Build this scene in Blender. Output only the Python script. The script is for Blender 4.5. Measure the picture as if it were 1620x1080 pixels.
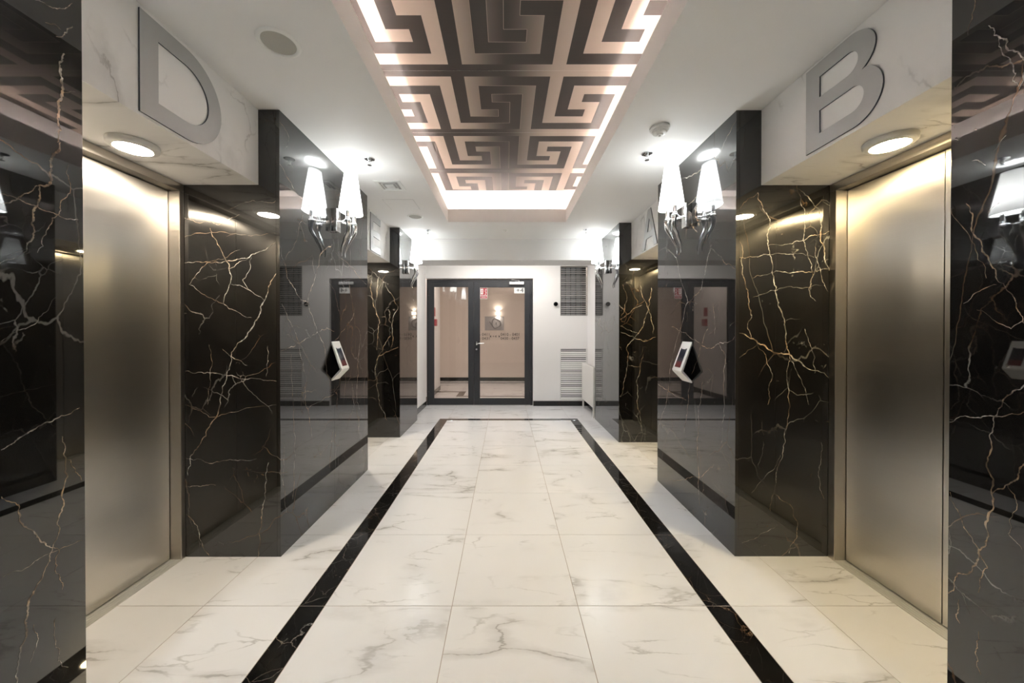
import bpy, bmesh, math, random
from mathutils import Vector, Matrix
C = bpy.context.scene
COL = C.collection
for o in list(bpy.data.objects): bpy.data.objects.remove(o)

# ------------------------------------------------------------------ camera, world, exposure
H = 1.308                      # eye height; +Y runs down the lobby, +X to the right
cam_d = bpy.data.cameras.new('camera'); cam = bpy.data.objects.new('camera', cam_d); COL.objects.link(cam)
cam.location = (0, 0, H); cam.rotation_euler = (math.pi/2 - 0.006, 0, 0)
cam_d.sensor_width = 36; cam_d.lens = 570/1620*36
cam_d.shift_x = 10/1620; cam_d.shift_y = -12.6/1620
cam_d.clip_start = 0.02; C.camera = cam
w = bpy.data.worlds.new('world'); C.world = w; w.use_nodes = True
w.node_tree.nodes['Background'].inputs[0].default_value = (0.9, 0.93, 1, 1)
w.node_tree.nodes['Background'].inputs[1].default_value = 0.0
C.view_settings.view_transform = 'Standard'; C.view_settings.look = 'None'
C.view_settings.gamma = 1; C.view_settings.use_curve_mapping = False
C.view_settings.exposure = 1.97
# powers of lamps and added fill lights (all built further down)
P_SCONCE = 9.5; E_DOWN_L = 115; E_DOWN_R = 120; E_LED = 42; P_HALL_FILL = 5; P_END_FILL = 5.5; E_SHADE = 1.65
COOL = (0.88, 0.94, 1.0); WARM_R = (1.0, 0.80, 0.46); WARM_L = (1.0, 0.88, 0.70); LEDC = (1.0, 0.88, 0.82)
HALLC = (1.0, 0.80, 0.68)

ZC = 2.585                     # ceiling
XL, XR = -1.305, 1.333         # corridor faces of the marble pillars
# ------------------------------------------------------------------ materials
def new_mat(name):
    m = bpy.data.materials.new(name); m.use_nodes = True
    nt = m.node_tree; b = nt.nodes['Principled BSDF']
    return m, nt, b
def plain(name, col, rough=0.5, metal=0.0, ior=1.45, emit=None, es=0, noise=0.0, bump=0.0, scale=40, coat=0):
    m, nt, b = new_mat(name)
    b.inputs['Base Color'].default_value = (*col, 1); b.inputs['Roughness'].default_value = rough
    b.inputs['Metallic'].default_value = metal; b.inputs['IOR'].default_value = ior
    b.inputs['Coat Weight'].default_value = coat
    if emit:
        b.inputs['Emission Color'].default_value = (*emit, 1); b.inputs['Emission Strength'].default_value = es
    if noise or bump:
        tc = nt.nodes.new('ShaderNodeNewGeometry'); n = nt.nodes.new('ShaderNodeTexNoise')
        n.inputs['Scale'].default_value = scale; n.inputs['Detail'].default_value = 4
        nt.links.new(tc.outputs['Position'], n.inputs['Vector'])
        if noise:
            mx = nt.nodes.new('ShaderNodeMix'); mx.data_type = 'RGBA'
            mx.inputs['A'].default_value = (*[c*(1-noise) for c in col], 1); mx.inputs['B'].default_value = (*[min(1, c*(1+noise)) for c in col], 1)
            nt.links.new(n.outputs['Fac'], mx.inputs['Factor']); nt.links.new(mx.outputs['Result'], b.inputs['Base Color'])
        if bump:
            bp = nt.nodes.new('ShaderNodeBump'); bp.inputs['Strength'].default_value = bump; bp.inputs['Distance'].default_value = 0.002
            nt.links.new(n.outputs['Fac'], bp.inputs['Height']); nt.links.new(bp.outputs['Normal'], b.inputs['Normal'])
    return m
class NT:
    def __init__(s, nt): s.nt = nt
    def n(s, t, **kw):
        x = s.nt.nodes.new(t)
        for k, v in kw.items():
            if hasattr(x, k): setattr(x, k, v)
            else: x.inputs[k].default_value = v
        return x
    def l(s, a, b): s.nt.links.new(a, b)
    def math(s, op, a, b=None, c=None, clamp=False):
        x = s.nt.nodes.new('ShaderNodeMath'); x.operation = op; x.use_clamp = clamp
        for i, v in enumerate((a, b, c)):
            if v is None: continue
            if isinstance(v, (int, float)): x.inputs[i].default_value = v
            else: s.l(v, x.inputs[i])
        return x.outputs[0]
    def vmath(s, op, a, b=None, sc=None):
        x = s.nt.nodes.new('ShaderNodeVectorMath'); x.operation = op
        for i, v in enumerate((a, b)):
            if v is None: continue
            if isinstance(v, tuple): x.inputs[i].default_value = v
            else: s.l(v, x.inputs[i])
        if sc is not None:
            if isinstance(sc, (int, float)): x.inputs['Scale'].default_value = sc
            else: s.l(sc, x.inputs['Scale'])
        return x.outputs[0]
    def noise(s, vec, scale, detail=3, rough=0.5, out='Fac'):
        x = s.nt.nodes.new('ShaderNodeTexNoise'); x.inputs['Scale'].default_value = scale
        x.inputs['Detail'].default_value = detail; x.inputs['Roughness'].default_value = rough
        s.l(vec, x.inputs['Vector']); return x.outputs[out]
    def edge(s, vec, scale):
        x = s.nt.nodes.new('ShaderNodeTexVoronoi'); x.feature = 'DISTANCE_TO_EDGE'; x.inputs['Scale'].default_value = scale
        s.l(vec, x.inputs['Vector']); return x.outputs['Distance']
    def mapr(s, v, a, b, c=0.0, d=1.0, smooth=True):
        x = s.nt.nodes.new('ShaderNodeMapRange'); x.interpolation_type = 'SMOOTHSTEP' if smooth else 'LINEAR'
        s.l(v, x.inputs['Value'])
        for k, q in (('From Min', a), ('From Max', b), ('To Min', c), ('To Max', d)):
            if isinstance(q, (int, float)): x.inputs[k].default_value = q
            else: s.l(q, x.inputs[k])
        return x.outputs['Result']
    def mix(s, f, a, b):
        x = s.nt.nodes.new('ShaderNodeMix'); x.data_type = 'RGBA'
        if isinstance(f, (int, float)): x.inputs['Factor'].default_value = f
        else: s.l(f, x.inputs['Factor'])
        for k, v in (('A', a), ('B', b)):
            if isinstance(v, tuple): x.inputs[k].default_value = (*v, 1)
            else: s.l(v, x.inputs[k])
        return x.outputs['Result']

def distorted(T, vec, s1, a1, s2, a2):
    n1 = T.vmath('SUBTRACT', T.noise(vec, s1, 2, 0.5, 'Color'), (0.5, 0.5, 0.5))
    n2 = T.vmath('SUBTRACT', T.noise(vec, s2, 4, 0.6, 'Color'), (0.5, 0.5, 0.5))
    v = T.vmath('ADD', vec, T.vmath('SCALE', n1, sc=a1))
    return T.vmath('ADD', v, T.vmath('SCALE', n2, sc=a2))

def black_marble(name, ior=1.9, per_object=False, strength=1.0, scale=1.0):
    m, nt, b = new_mat(name); T = NT(nt)
    geo = nt.nodes.new('ShaderNodeNewGeometry'); vec = T.vmath('ADD', geo.outputs['Position'], (3.3, 7.1, 2.2))
    if per_object:
        oi = nt.nodes.new('ShaderNodeObjectInfo'); cx = nt.nodes.new('ShaderNodeCombineXYZ')
        T.l(T.math('MULTIPLY', oi.outputs['Random'], 37.0), cx.inputs['Z']); vec = T.vmath('ADD', vec, cx.outputs[0])
    v = T.vmath('MULTIPLY', vec, (1.0*scale, 1.0*scale, 0.55*scale))
    dv = distorted(T, v, 1.6, 0.5, 9, 0.06)
    e1 = T.edge(dv, 1.7)
    wn = T.noise(vec, 3.1*scale, 3)
    l1 = T.mapr(e1, 0.001, T.mapr(wn, 0.35, 0.75, 0.003, 0.0065), 1, 0)
    k1 = T.mapr(T.noise(vec, 1.3*scale, 2), 0.44, 0.58)
    dv2 = distorted(T, T.vmath('ADD', vec, (7, 3, 1)), 2.2, 0.4, 14, 0.05)
    e2 = T.edge(dv2, 4.2*scale)
    l2 = T.mapr(e2, 0.0, 0.012, 1, 0)
    k2 = T.mapr(T.noise(vec, 2.4*scale, 3), 0.52, 0.66)
    # short flecks gathered in clouds
    dv3 = distorted(T, vec, 8, 0.1, 30, 0.03)
    e3 = T.edge(T.vmath('MULTIPLY', dv3, (1, 1, 0.6)), 16*scale)
    l3 = T.mapr(e3, 0.0, 0.05, 1, 0)
    k3 = T.mapr(T.noise(vec, 3.3*scale, 5, 0.7), 0.58, 0.68)
    k3b = T.mapr(T.noise(vec, 22*scale, 2), 0.5, 0.62)
    a = T.math('MULTIPLY', T.math('MULTIPLY', l1, k1), 0.22*strength)
    c2 = T.math('MULTIPLY', T.math('MULTIPLY', l2, k2), 0.4*strength)
    c3 = T.math('MULTIPLY', T.math('MULTIPLY', T.math('MULTIPLY', l3, k3), k3b), 0.4*strength)
    fac = T.math('MAXIMUM', T.math('MAXIMUM', a, c2), c3)
    base = T.mix(T.mapr(T.noise(vec, 5*scale, 5, 0.7), 0.35, 0.75), (0.002, 0.0019, 0.0018), (0.008, 0.007, 0.006))
    vein = T.mix(T.mapr(T.noise(vec, 2.2, 2), 0.42, 0.58), (0.62, 0.6, 0.57), (0.42, 0.24, 0.12))
    T.l(T.mix(fac, base, vein), b.inputs['Base Color'])
    b.inputs['Roughness'].default_value = 0.36; b.inputs['IOR'].default_value = 1.16
    b.inputs['Coat Weight'].default_value = 1; b.inputs['Coat Roughness'].default_value = 0.02; b.inputs['Coat IOR'].default_value = ior-0.12
    return m
def vein_mat(name, ior=1.9):
    m, nt, b = new_mat(name); T = NT(nt)
    geo = nt.nodes.new('ShaderNodeNewGeometry'); vec = geo.outputs['Position']
    f = T.mapr(T.noise(vec, 5, 3), 0.42, 0.58); g = T.mapr(T.noise(vec, 60, 3), 0.3, 0.7)
    c = T.mix(f, (0.66, 0.64, 0.61), (0.52, 0.34, 0.20))
    k = T.mapr(T.noise(vec, 13, 5, 0.7), 0.40, 0.60)
    T.l(T.mix(k, T.mix(0.88, c, (0.02, 0.017, 0.014)), T.mix(g, c, (0.26, 0.22, 0.18))), b.inputs['Base Color'])
    b.inputs['Roughness'].default_value = 0.36; b.inputs['IOR'].default_value = 1.16
    b.inputs['Coat Weight'].default_value = 1; b.inputs['Coat Roughness'].default_value = 0.02; b.inputs['Coat IOR'].default_value = ior-0.12
    return m
def white_marble(name, base=(0.765, 0.765, 0.775), rough=0.2, ior=1.42, per_object=True, dens=1.0):
    m, nt, b = new_mat(name); T = NT(nt)
    geo = nt.nodes.new('ShaderNodeNewGeometry'); vec = geo.outputs['Position']
    if per_object:
        oi = nt.nodes.new('ShaderNodeObjectInfo'); cx = nt.nodes.new('ShaderNodeCombineXYZ')
        T.l(T.math('MULTIPLY', oi.outputs['Random'], 53.0), cx.inputs['Z']); vec = T.vmath('ADD', vec, cx.outputs[0])
    mp = nt.nodes.new('ShaderNodeMapping'); mp.inputs['Rotation'].default_value = (0, 0, math.radians(-54)); mp.inputs['Scale'].default_value = (0.5, 1.7, 1.0)
    T.l(vec, mp.inputs['Vector']); v = mp.outputs[0]
    dv = distorted(T, v, 1.8, 0.55, 11, 0.12)
    e1 = T.edge(dv, 1.9*dens)
    l1 = T.mapr(e1, 0.0, T.mapr(T.noise(vec, 6, 3), 0.35, 0.7, 0.012, 0.045), 1, 0)
    k1 = T.mapr(T.noise(vec, 2.6, 3), 0.47, 0.66)
    dv2 = distorted(T, T.vmath('ADD', v, (4, 9, 2)), 3, 0.4, 16, 0.08)
    l2 = T.mapr(T.edge(dv2, 4.5*dens), 0.0, 0.035, 1, 0)
    k2 = T.mapr(T.noise(vec, 3.7, 3), 0.52, 0.7)
    halo = T.mapr(e1, 0.0, 0.12, 0.35, 0)
    f = T.math('ADD', T.math('MULTIPLY', T.math('MAXIMUM', l1, halo), k1), T.math('MULTIPLY', T.math('MULTIPLY', l2, k2), 0.65), clamp=True)
    f = T.math('MULTIPLY', f, 0.85)
    cloud = T.mix(T.mapr(T.noise(vec, 1.5, 4), 0.3, 0.7), base, tuple(c*0.965 for c in base))
    T.l(T.mix(f, cloud, (0.33, 0.32, 0.31)), b.inputs['Base Color'])
    b.inputs['Roughness'].default_value = rough; b.inputs['IOR'].default_value = ior
    return m
def brushed(name, col, rough=0.3, aniso=0.7, axis=(0, 0, 1), streak=0.05):
    m, nt, b = new_mat(name); T = NT(nt)
    geo = nt.nodes.new('ShaderNodeNewGeometry'); vec = geo.outputs['Position']
    v = T.vmath('MULTIPLY', vec, (900, 900, 3) if axis[2] else (900, 3, 900))
    n = T.noise(v, 1, 2)
    T.l(T.mix(n, tuple(c*(1-streak) for c in col), tuple(c*(1+streak) for c in col)), b.inputs['Base Color'])
    b.inputs['Metallic'].default_value = 1; b.inputs['Roughness'].default_value = rough
    b.inputs['Anisotropic'].default_value = aniso
    tv = nt.nodes.new('ShaderNodeCombineXYZ')
    for i, a in enumerate(axis): tv.inputs[i].default_value = a
    T.l(tv.outputs[0], b.inputs['Tangent'])
    return m

M = {}
M['black'] = black_marble('black_marble')
M['vein'] = vein_mat('black_marble_vein')
M['band'] = black_marble('black_floor_marble', ior=1.65, per_object=True, strength=1.3, scale=2.3)
M['tile'] = white_marble('white_marble_tile')
M['lintel'] = white_marble('white_marble_cladding', base=(0.89, 0.885, 0.88), rough=0.35, per_object=False, dens=0.8)
M['grout'] = plain('grout', (0.36, 0.31, 0.27), 0.8, noise=0.1)
M['paint'] = plain('white_paint', (0.86, 0.85, 0.84), 0.6, noise=0.01, bump=0.05, scale=120)
M['ceil'] = plain('ceiling_paint', (0.87, 0.865, 0.855), 0.65, noise=0.01, scale=3)
M['cove'] = plain('cove_paint', (0.90, 0.87, 0.85), 0.6)
M['hall'] = plain('hall_paint', (0.78, 0.70, 0.63), 0.45, noise=0.02, scale=4)
M['steel'] = brushed('brushed_steel', (0.70, 0.665, 0.615), 0.34, 0.95, (0, 1, 0))
M['steel_frame'] = brushed('brushed_frame', (0.62, 0.58, 0.53), 0.28, 0.6, (0, 0, 1))
M['steel_head'] = brushed('brushed_head', (0.62, 0.58, 0.53), 0.28, 0.6, (0, 1, 0))
M['sill'] = plain('sill_aluminium', (0.55, 0.55, 0.52), 0.4, 0.35)
M['letter'] = plain('satin_letter', (0.48, 0.485, 0.49), 0.42, 0.55)
M['letter_edge'] = plain('letter_edge', (0.10, 0.11, 0.13), 0.4, 0.6)
M['chrome'] = plain('chrome', (0.88, 0.89, 0.9), 0.05, 1.0)
M['chrome_s'] = plain('satin_chrome', (0.75, 0.76, 0.77), 0.22, 1.0)
M['door'] = plain('anthracite_paint', (0.035, 0.037, 0.042), 0.38)
M['blackp'] = plain('black_plastic', (0.01, 0.01, 0.011), 0.2)
M['blackg'] = plain('black_gloss', (0.006, 0.006, 0.007), 0.06)
M['whitep'] = plain('white_plastic', (0.82, 0.82, 0.80), 0.35)
M['greyp'] = plain('speaker_mesh', (0.46, 0.45, 0.41), 0.7, noise=0.25, scale=900)
M['rad'] = plain('radiator_enamel', (0.84, 0.82, 0.79), 0.3)
M['slat'] = plain('louvre_enamel', (0.82, 0.81, 0.80), 0.4)
M['slatd'] = plain('louvre_grey', (0.42, 0.41, 0.40), 0.4)
M['ductshade'] = plain('duct_shade_black', (0.03, 0.03, 0.032), 0.8)  # near-black colour in place of the shade inside the duct
M['red'] = plain('sign_red', (0.38, 0.02, 0.035), 0.4)
M['ink'] = plain('black_ink', (0.012, 0.012, 0.014), 0.5)
M['screen'] = plain('display_glass', (0.01, 0.015, 0.03), 0.08)
M['screenred'] = plain('display_red', (0.09, 0.012, 0.014), 0.15, emit=(0.8, 0.08, 0.08), es=0.012)
M['art'] = plain('art_panel', (0.42, 0.41, 0.41), 0.4, noise=0.15, scale=12)
M['artd'] = plain('art_ink', (0.2, 0.19, 0.19), 0.5)
M['dark'] = plain('dark_gap', (0.02, 0.02, 0.02), 0.8)
M['line'] = plain('print_outline', (0.42, 0.33, 0.28), 0.45)
def emis(name, col, s):
    m, nt, b = new_mat(name); b.inputs['Base Color'].default_value = (0.8, 0.8, 0.8, 1)
    b.inputs['Emission Color'].default_value = (*col, 1); b.inputs['Emission Strength'].default_value = s; return m
M['down_l'] = emis('downlight_diffuser_l', WARM_L, E_DOWN_L); M['down_r'] = emis('downlight_diffuser_r', WARM_R, E_DOWN_R)
M['led'] = emis('led_tape', LEDC, E_LED)
M['bulb'] = emis('bulb', COOL, 8)
M['hallglow'] = emis('hall_lamp_glow', (1, 0.85, 0.7), 2)
# fabric shade: lets light through and glows
def shade_mat():
    m, nt, b = new_mat('pleated_fabric_shade'); T = NT(nt)
    out = nt.nodes['Material Output']; nt.nodes.remove(b)
    d = T.n('ShaderNodeBsdfDiffuse'); d.inputs[0].default_value = (0.85, 0.84, 0.80, 1)
    t = T.n('ShaderNodeBsdfTranslucent'); t.inputs[0].default_value = (0.85, 0.85, 0.82, 1)
    mx = T.n('ShaderNodeMixShader'); mx.inputs[0].default_value = 0.18
    T.l(d.outputs[0], mx.inputs[1]); T.l(t.outputs[0], mx.inputs[2])
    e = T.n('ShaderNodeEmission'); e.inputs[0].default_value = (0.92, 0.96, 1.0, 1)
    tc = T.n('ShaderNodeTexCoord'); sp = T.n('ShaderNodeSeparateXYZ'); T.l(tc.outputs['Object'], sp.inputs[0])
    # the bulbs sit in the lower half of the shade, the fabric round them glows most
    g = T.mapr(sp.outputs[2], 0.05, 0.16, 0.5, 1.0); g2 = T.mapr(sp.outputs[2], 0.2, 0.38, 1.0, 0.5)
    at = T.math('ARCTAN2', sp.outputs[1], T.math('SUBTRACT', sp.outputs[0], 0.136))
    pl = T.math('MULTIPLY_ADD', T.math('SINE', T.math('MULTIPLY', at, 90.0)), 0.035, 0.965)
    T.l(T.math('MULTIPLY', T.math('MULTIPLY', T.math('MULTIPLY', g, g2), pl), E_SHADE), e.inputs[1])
    ad = T.n('ShaderNodeAddShader'); T.l(mx.outputs[0], ad.inputs[0]); T.l(e.outputs[0], ad.inputs[1]); T.l(ad.outputs[0], out.inputs[0])
    return m
M['shade'] = shade_mat()
def glass_mat():
    m, nt, b = new_mat('clear_glass'); T = NT(nt); out = nt.nodes['Material Output']; nt.nodes.remove(b)
    tr = T.n('ShaderNodeBsdfTransparent'); tr.inputs[0].default_value = (0.93, 0.94, 0.94, 1)
    gl = T.n('ShaderNodeBsdfGlossy'); gl.inputs['Roughness'].default_value = 0.0
    fr = T.n('ShaderNodeFresnel'); fr.inputs[0].default_value = 1.6
    mx = T.n('ShaderNodeMixShader'); T.l(fr.outputs[0], mx.inputs[0]); T.l(tr.outputs[0], mx.inputs[1]); T.l(gl.outputs[0], mx.inputs[2])
    T.l(mx.outputs[0], out.inputs[0]); return m
M['glass'] = glass_mat()
# the ceiling print: two inks whose tones trade places across the width of the panel
def print_mat(name, dark_left):
    m, nt, b = new_mat(name); T = NT(nt)
    geo = nt.nodes.new('ShaderNodeNewGeometry'); sp = nt.nodes.new('ShaderNodeSeparateXYZ'); T.l(geo.outputs['Position'], sp.inputs[0])
    x = sp.outputs[0]
    f = T.mapr(x, -0.02, 0.42) if dark_left else T.mapr(x, -0.42, 0.02, 1, 0)
    br = T.noise(T.vmath('MULTIPLY', geo.outputs['Position'], (3, 160, 1)), 1, 3)
    c = T.mix(f, (0.024, 0.017, 0.013), (0.56, 0.46, 0.39))
    T.l(T.mix(T.math('MULTIPLY', br, 0.05), c, (0.25, 0.18, 0.14)), b.inputs['Base Color'])
    b.inputs['Roughness'].default_value = 0.42; b.inputs['IOR'].default_value = 1.5
    return m
M['fig'] = print_mat('print_figure', True); M['gnd'] = print_mat('print_ground', False)

# ------------------------------------------------------------------ mesh helpers
WL = {}
def wl(o): return WL.get(o.name, Vector((0, 0, 0)))
def box(bm, x0, x1, y0, y1, z0, z1, bev=0.0, mi=0):
    x0, x1 = sorted((x0, x1)); y0, y1 = sorted((y0, y1)); z0, z1 = sorted((z0, z1))
    v = [bm.verts.new(p) for p in ((x0,y0,z0),(x1,y0,z0),(x1,y1,z0),(x0,y1,z0),(x0,y0,z1),(x1,y0,z1),(x1,y1,z1),(x0,y1,z1))]
    fs = [bm.faces.new([v[i] for i in q]) for q in ((0,3,2,1),(4,5,6,7),(0,1,5,4),(1,2,6,5),(2,3,7,6),(3,0,4,7))]
    for f in fs: f.material_index = mi
    if bev:
        es = list({e for f in fs for e in f.edges})
        r = bmesh.ops.bevel(bm, geom=es, offset=bev, segments=2, affect='EDGES', profile=0.6)
        for f in r['faces']: f.material_index = mi
    return fs
def B(*a, **k):
    bm = bmesh.new(); box(bm, *a, **k); return bm
def build(name, bm, mat, parent=None, smooth=False, loc=None):
    me = bpy.data.meshes.new(name)
    L = Vector(loc) if loc is not None else (wl(parent) if parent else Vector((0, 0, 0)))
    bm.normal_update()
    if L.length: bmesh.ops.translate(bm, verts=bm.verts, vec=-L)
    if smooth:
        for f in bm.faces: f.smooth = True
    bm.to_mesh(me); bm.free()
    for m in (mat if isinstance(mat, (list, tuple)) else [mat]): me.materials.append(m)
    o = bpy.data.objects.new(name, me); COL.objects.link(o)
    if parent: o.parent = parent; o.location = L - wl(parent)
    else: o.location = L
    WL[o.name] = L
    if smooth:
        try: me.set_sharp_from_angle(angle=math.radians(40))
        except Exception: pass
    return o
def tag(o, label=None, cat=None, group=None, kind=None):
    if label: o['label'] = label
    if cat: o['category'] = cat
    if group: o['group'] = group
    if kind: o['kind'] = kind
    return o
def thing(name, label, cat, loc, group=None, kind=None):
    o = bpy.data.objects.new(name, None); COL.objects.link(o); o.location = loc; o.empty_display_size = 0.1
    WL[o.name] = Vector(loc); return tag(o, label, cat, group, kind)
def struct(name, bm, mat, loc=None, smooth=False):
    return tag(build(name, bm, mat, None, smooth, loc), kind='structure')
def copy_tree(o, parent=None):
    c = o.copy(); COL.objects.link(c); c.parent = parent
    for ch in list(o.children): copy_tree(ch, c)
    return c
def cyl(bm, c, r, z0, z1, n=32, r2=None, axis='z', mi=0, caps=True):
    r2 = r if r2 is None else r2; c = tuple(c) + (0,)*(3-len(c))
    def P(a, rr, t):
        u, v = rr*math.cos(a), rr*math.sin(a)
        return {'z': (c[0]+u, c[1]+v, t), 'x': (t, c[1]+u, c[2]+v), 'y': (c[0]+u, t, c[2]+v)}[axis]
    A = [bm.verts.new(P(2*math.pi*i/n, r, z0)) for i in range(n)]; Bv = [bm.verts.new(P(2*math.pi*i/n, r2, z1)) for i in range(n)]
    fs = [bm.faces.new((A[i], A[(i+1) % n], Bv[(i+1) % n], Bv[i])) for i in range(n)]
    if caps: fs += [bm.faces.new(A[::-1]), bm.faces.new(Bv)]
    for f in fs: f.material_index = mi
    bmesh.ops.recalc_face_normals(bm, faces=fs)
    return fs
def lathe(bm, prof, c=(0, 0), n=40, mi=0):
    rings = []
    for r, z in prof:
        if r < 1e-5: rings.append([bm.verts.new((c[0], c[1], z))])
        else: rings.append([bm.verts.new((c[0]+r*math.cos(2*math.pi*i/n), c[1]+r*math.sin(2*math.pi*i/n), z)) for i in range(n)])
    fs = []
    for a, b in zip(rings, rings[1:]):
        for i in range(n):
            j = (i+1) % n
            if len(a) == 1 and len(b) == 1: continue
            if len(a) == 1: fs.append(bm.faces.new((a[0], b[j], b[i])))
            elif len(b) == 1: fs.append(bm.faces.new((a[i], a[j], b[0])))
            else: fs.append(bm.faces.new((a[i], a[j], b[j], b[i])))
    for f in fs: f.material_index = mi
    bmesh.ops.recalc_face_normals(bm, faces=fs)
def tube(bm, pts, rad, n=14, mi=0):
    pts = [Vector(p) for p in pts]; rings = []
    ref = Vector((0, 1, 0.01))
    for i, p in enumerate(pts):
        t = (pts[min(i+1, len(pts)-1)] - pts[max(i-1, 0)]).normalized()
        a = t.cross(ref)
        if a.length < 1e-3: a = t.cross(Vector((0, 0, 1)))
        a.normalize(); b = t.cross(a).normalized(); r = rad[i] if isinstance(rad, (list, tuple)) else rad
        rings.append([bm.verts.new(p + a*r*math.cos(2*math.pi*k/n) + b*r*math.sin(2*math.pi*k/n)) for k in range(n)])
    fs = []
    for a, b in zip(rings, rings[1:]):
        fs += [bm.faces.new((a[k], a[(k+1) % n], b[(k+1) % n], b[k])) for k in range(n)]
    fs += [bm.faces.new(rings[0][::-1]), bm.faces.new(rings[-1])]
    for f in fs: f.material_index = mi
    bmesh.ops.recalc_face_normals(bm, faces=fs)
def prism(bm, outer, holes, to3, t0, t1, mi=0, mi_side=None):
    """extruded outline with holes; to3(u, v, t) maps to world"""
    mi_side = mi if mi_side is None else mi_side
    caps = []
    for t in (t0, t1):
        loops = []; edges = []
        for lp in [outer] + holes:
            vs = [bm.verts.new(to3(u, v, t)) for u, v in lp]; loops.append(vs)
            edges += [bm.edges.new((vs[i], vs[(i+1) % len(vs)])) for i in range(len(vs))]
        r = bmesh.ops.triangle_fill(bm, use_beauty=True, use_dissolve=False, edges=edges)
        for f in r['geom']:
            if isinstance(f, bmesh.types.BMFace): f.material_index = mi
        caps.append(loops)
    for a, b in zip(*caps):
        for i in range(len(a)):
            f = bm.faces.new((a[i], a[(i+1) % len(a)], b[(i+1) % len(a)], b[i])); f.material_index = mi_side
    bmesh.ops.recalc_face_normals(bm, faces=bm.faces[:])

# pixel measurements of the photograph turned into points on real planes
def on_x(px, py, X):
    d = X*570/(px-800); return (d, H-(py-524)/570*d)            # (y, z)
def on_y(px, py, D):
    return ((px-800)/570*D, H-(py-524)/570*D)                   # (x, z)

# ------------------------------------------------------------------ floor
rnd = random.Random(4)
fl = struct('floor', B(-1.95, 1.98, -2.2, 6.46, -0.06, -0.0015), M['grout'])
XS = [-1.858, -1.44, -0.985, -0.862, -0.256, 0.344, 0.954, 1.074, 1.47, 1.873]
YS = [-2.2, -1.89, -1.29, -0.69, -0.09, 0.51, 1.11, 1.71, 2.31, 2.912, 3.512, 4.112, 4.712, 5.292, 5.395, 5.995, 6.46]
cache = {}
def tile(name, x0, x1, y0, y1, mat, parent, gap=0.003, zt=0.0, th=0.009):
    key = (round(x1-x0, 4), round(y1-y0, 4), mat.name)
    if key not in cache:
        a, b = (x1-x0)/2-gap/2, (y1-y0)/2-gap/2
        bm = bmesh.new(); box(bm, -a, a, -b, b, -th, 0)
        te = [e for e in bm.edges if all(abs(v.co.z) < 1e-6 for v in e.verts)]
        bmesh.ops.bevel(bm, geom=te, offset=0.0006, segments=1, affect='EDGES')
        me = bpy.data.meshes.new(name); bm.to_mesh(me); bm.free(); me.materials.append(mat); cache[key] = me
    o = bpy.data.objects.new(name, cache[key]); COL.objects.link(o); o.parent = parent
    o.location = Vector(((x0+x1)/2, (y0+y1)/2, zt)) - wl(parent)
    return o
for j in range(len(YS)-1):
    y0, y1 = YS[j], YS[j+1]
    if abs(y0-5.292) < 1e-6:      # the black band across the far end
        for x0, x1 in ((-1.858, -1.44), (-1.44, -0.985)): tile('floor_tile', x0, x1, y0, y1, M['tile'], fl)
        for x0, x1 in ((-0.985, -0.256), (-0.256, 0.344), (0.344, 1.074)): tile('border_tile', x0, x1, y0, y1, M['band'], fl)
        for x0, x1 in ((1.074, 1.47), (1.47, 1.873)): tile('floor_tile', x0, x1, y0, y1, M['tile'], fl)
        continue
    for i in range(len(XS)-1):
        x0, x1 = XS[i], XS[i+1]
        band = i in (2, 6) and y0 < 5.3
        if i in (2, 6) and not band: continue
        if y0 > 5.3 and i in (1, 7):   # beyond the band the white tiles run through
            if i == 1: x1 = XS[3]
            else: x0 = XS[6]
        tile('border_tile' if band else 'floor_tile', x0, x1, y0, y1, M['band'] if band else M['tile'], fl)

# ------------------------------------------------------------------ ceiling with its raised cove
CX0, CX1, CY0, CY1 = -0.675, 0.705, 0.15, 4.215
ZP = 2.939
bm = bmesh.new()
for a in ((-2.0, CX0, -2.2, 6.32), (CX1, 2.0, -2.2, 6.32), (CX0, CX1, -2.2, CY0), (CX0, CX1, CY1, 6.32)):
    box(bm, a[0], a[1], a[2], a[3], ZC, ZC+0.015)
ceil = struct('ceiling', bm, M['ceil'])
bm = bmesh.new(); t = 0.025
box(bm, CX0-t, CX0, CY0-t, CY1+t, ZC+.015, 2.735); box(bm, CX1, CX1+t, CY0-t, CY1+t, ZC+.015, 2.735)
box(bm, CX0, CX1, CY1, CY1+t, ZC+.015, 2.735); box(bm, CX0, CX1, CY0-t, CY0, ZC+.015, 2.735)
# thin lining so that the lip reads as one face down to the ceiling plane
box(bm, CX0, CX0+.002, CY0, CY1, ZC-.0005, 2.735); box(bm, CX1-.002, CX1, CY0, CY1, ZC-.0005, 2.735)
box(bm, CX0+.002, CX1-.002, CY1-.002, CY1, ZC-.0005, 2.735); box(bm, CX0+.002, CX1-.002, CY0, CY0+.002, ZC-.0005, 2.735)
struct('trim_1', bm, M['cove'])
bm = bmesh.new()
box(bm, -0.90, -0.88, -0.02, 4.40, ZC+.015, ZP); box(bm, 0.91, 0.93, -0.02, 4.40, ZC+.015, ZP)
box(bm, -0.88, 0.91, 4.365, 4.40, ZC+.015, ZP); box(bm, -0.88, 0.91, -0.02, 0.0, ZC+.015, ZP)
box(bm, -0.90, 0.93, -0.02, 4.40, ZP+.012, ZP+.03)
box(bm, -0.88, 0.91, 4.182, 4.365, ZP, ZP+.012)
struct('trim_2', bm, M['cove'])
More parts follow.
